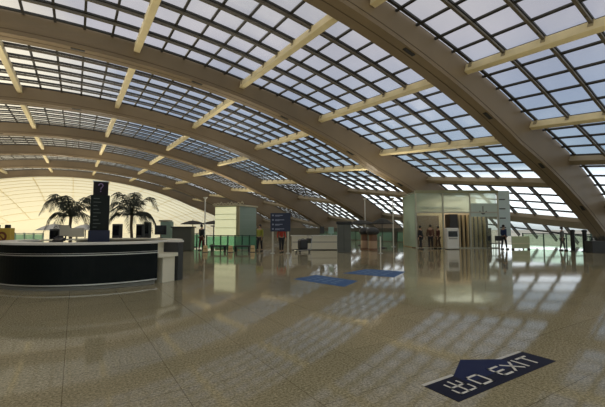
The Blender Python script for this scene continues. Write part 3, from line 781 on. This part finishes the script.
# added fill lights aimed at the roof: on lamp posts, kiosk and pavilion
for i, (x, y, z) in enumerate(FILL_LIGHTS): area(f'post_uplight', (x, y, z), .3, 130, WARM)
x, y, W, DP, H = PAV
def loc2(lx, ly): return (x+lx*math.cos(YAW)+ly*math.sin(YAW), y-lx*math.sin(YAW)+ly*math.cos(YAW))
UP = bpy.data.materials
def fill_uplighter(lx, ly, lz, power, label):  # box with a light, added to brighten the roof from below
    r = empty('uplighter', label, 'lamp', (lx, ly, lz))
    m = MB(); m.box(-.5, .5, -.3, .3, 0, .1); m.build('housing', CHAR, r)
    area('uplight_lamp', (lx, ly, lz+.13), .9, power, WARM, sy=.5)
a = loc2(W*.5, 1.7); fill_uplighter(a[0], a[1], H+.04, 90, 'flat uplighter box on the glass pavilion roof')
kx, ky = at(235, 28.3); fill_uplighter(kx, ky, 3.23, 220, 'flat uplighter box on the green kiosk roof')
a = loc2(W*.6, 1.6); area('pavilion_lamp', (a[0], a[1], H-.25), 3.6, 120, (1, .92, .78), (0, 0, -YAW), 2.4)
for i, (ux, uy, pw) in enumerate(((-8, 4, 1500), (-9, 22, 1500), (-12, 42, 1800), (-12, 64, 1800), (14, -6, 1300), (2, 55, 1200), (16, 48, 1000), (-2, 74, 1500))):  # free stands added as fill for the roof
    r = empty('uplighter', (f'dark uplighter on a stand near the left flank, {ORD[i]} from the camera' if i < 4 else 'dark uplighter on a stand behind the viewer' if i == 4 else ['dark uplighter stand far behind the palms', 'dark uplighter stand far behind the green kiosk', 'dark uplighter stand farthest down the hall'][i-5]), 'lamp', (ux, uy, 0))
    m = MB(); m.tube([(0, 0, .02), (0, 0, 1.7)], .05); m.build('pole', CHAR, r)
    m = MB(); m.lathe([(.2, 0), (.2, .03), (.05, .05)], 16); m.build('base', CHAR, r)
    m = MB(); m.box(-.3, .3, -.3, .3, 1.7, 1.85); m.build('housing', CHAR, r)
    area('uplight_lamp', (ux, uy, 1.88), .5, pw, WARM)

# low hazy evening sun beyond the far left end of the hall
sl = bpy.data.lights.new('sun', 'SUN'); sl.energy = 2.0; sl.angle = math.radians(9); sl.color = (1, .84, .56)
so_ = bpy.data.objects.new('sun', sl); COL.objects.link(so_)
so_.rotation_euler = Vector((-.42, .88, .24)).to_track_quat('Z', 'Y').to_euler()
# ------------------------------------------------------------------ sky
w = bpy.data.worlds.new('sky'); SC.world = w; w.use_nodes = True; nt = w.node_tree; nt.nodes.clear(); N = nt.nodes.new; L = nt.links.new
out = N('ShaderNodeOutputWorld'); bg = N('ShaderNodeBackground'); L(bg.outputs[0], out.inputs[0])
tc = N('ShaderNodeTexCoord'); sp = N('ShaderNodeSeparateXYZ'); L(tc.outputs['Generated'], sp.inputs[0])
cr = N('ShaderNodeValToRGB'); L(sp.outputs['Z'], cr.inputs[0]); e = cr.color_ramp.elements
e[0].position = 0; e[0].color = (.78, .86, .84, 1); e[1].position = 1; e[1].color = (.64, .61, .56, 1)
for p, c in ((.05, (2.0, 2.15, 2.1)), (.11, (1.9, 2.05, 2.1)), (.15, (.42, .56, .68)), (.30, (.43, .51, .65)), (.45, (.55, .55, .61)), (.68, (.64, .62, .59))):
    x = e.new(p); x.color = (*c, 1)
n = N('ShaderNodeTexNoise'); n.inputs['Scale'].default_value = 5; n.inputs['Detail'].default_value = 6; L(tc.outputs['Generated'], n.inputs['Vector'])
nr = N('ShaderNodeValToRGB'); nr.color_ramp.elements[0].position = .3; nr.color_ramp.elements[1].position = .75
nr.color_ramp.elements[0].color = (.82, .84, .88, 1); nr.color_ramp.elements[1].color = (1.2, 1.16, 1.12, 1); L(n.outputs['Fac'], nr.inputs[0])
mu = N('ShaderNodeMixRGB'); mu.blend_type = 'MULTIPLY'; mu.inputs[0].default_value = 1; L(cr.outputs[0], mu.inputs[1]); L(nr.outputs[0], mu.inputs[2])
# warm sunset side down the hall and to the left
wr = N('ShaderNodeVectorMath'); wr.operation = 'DOT_PRODUCT'; L(tc.outputs['Generated'], wr.inputs[0]); wr.inputs[1].default_value = Vector((-.35, .9, .1)).normalized()
wm = N('ShaderNodeMapRange'); wm.inputs[1].default_value = .87; wm.inputs[2].default_value = 1; L(wr.outputs['Value'], wm.inputs[0])
m3 = N('ShaderNodeMixRGB'); L(wm.outputs[0], m3.inputs[0]); L(mu.outputs[0], m3.inputs[1]); m3.inputs[2].default_value = (1.9, 1.65, 1.1, 1)
L(m3.outputs[0], bg.inputs[0]); bg.inputs[1].default_value = 1.0

# ------------------------------------------------------------------ camera
cam = bpy.data.cameras.new('camera'); co = bpy.data.objects.new('camera', cam); COL.objects.link(co)
cam.sensor_width = 36; cam.lens = 36*F/605; cam.clip_start = .05; cam.clip_end = 800
co.location = (0, 0, EYE); co.rotation_euler = (PI/2+math.radians(3.9), 0, -YAW)
SC.camera = co
SC.view_settings.view_transform = 'Standard'; SC.view_settings.look = 'None'; SC.view_settings.gamma = 1
SC.view_settings.use_curve_mapping = False; SC.view_settings.exposure = 0.0
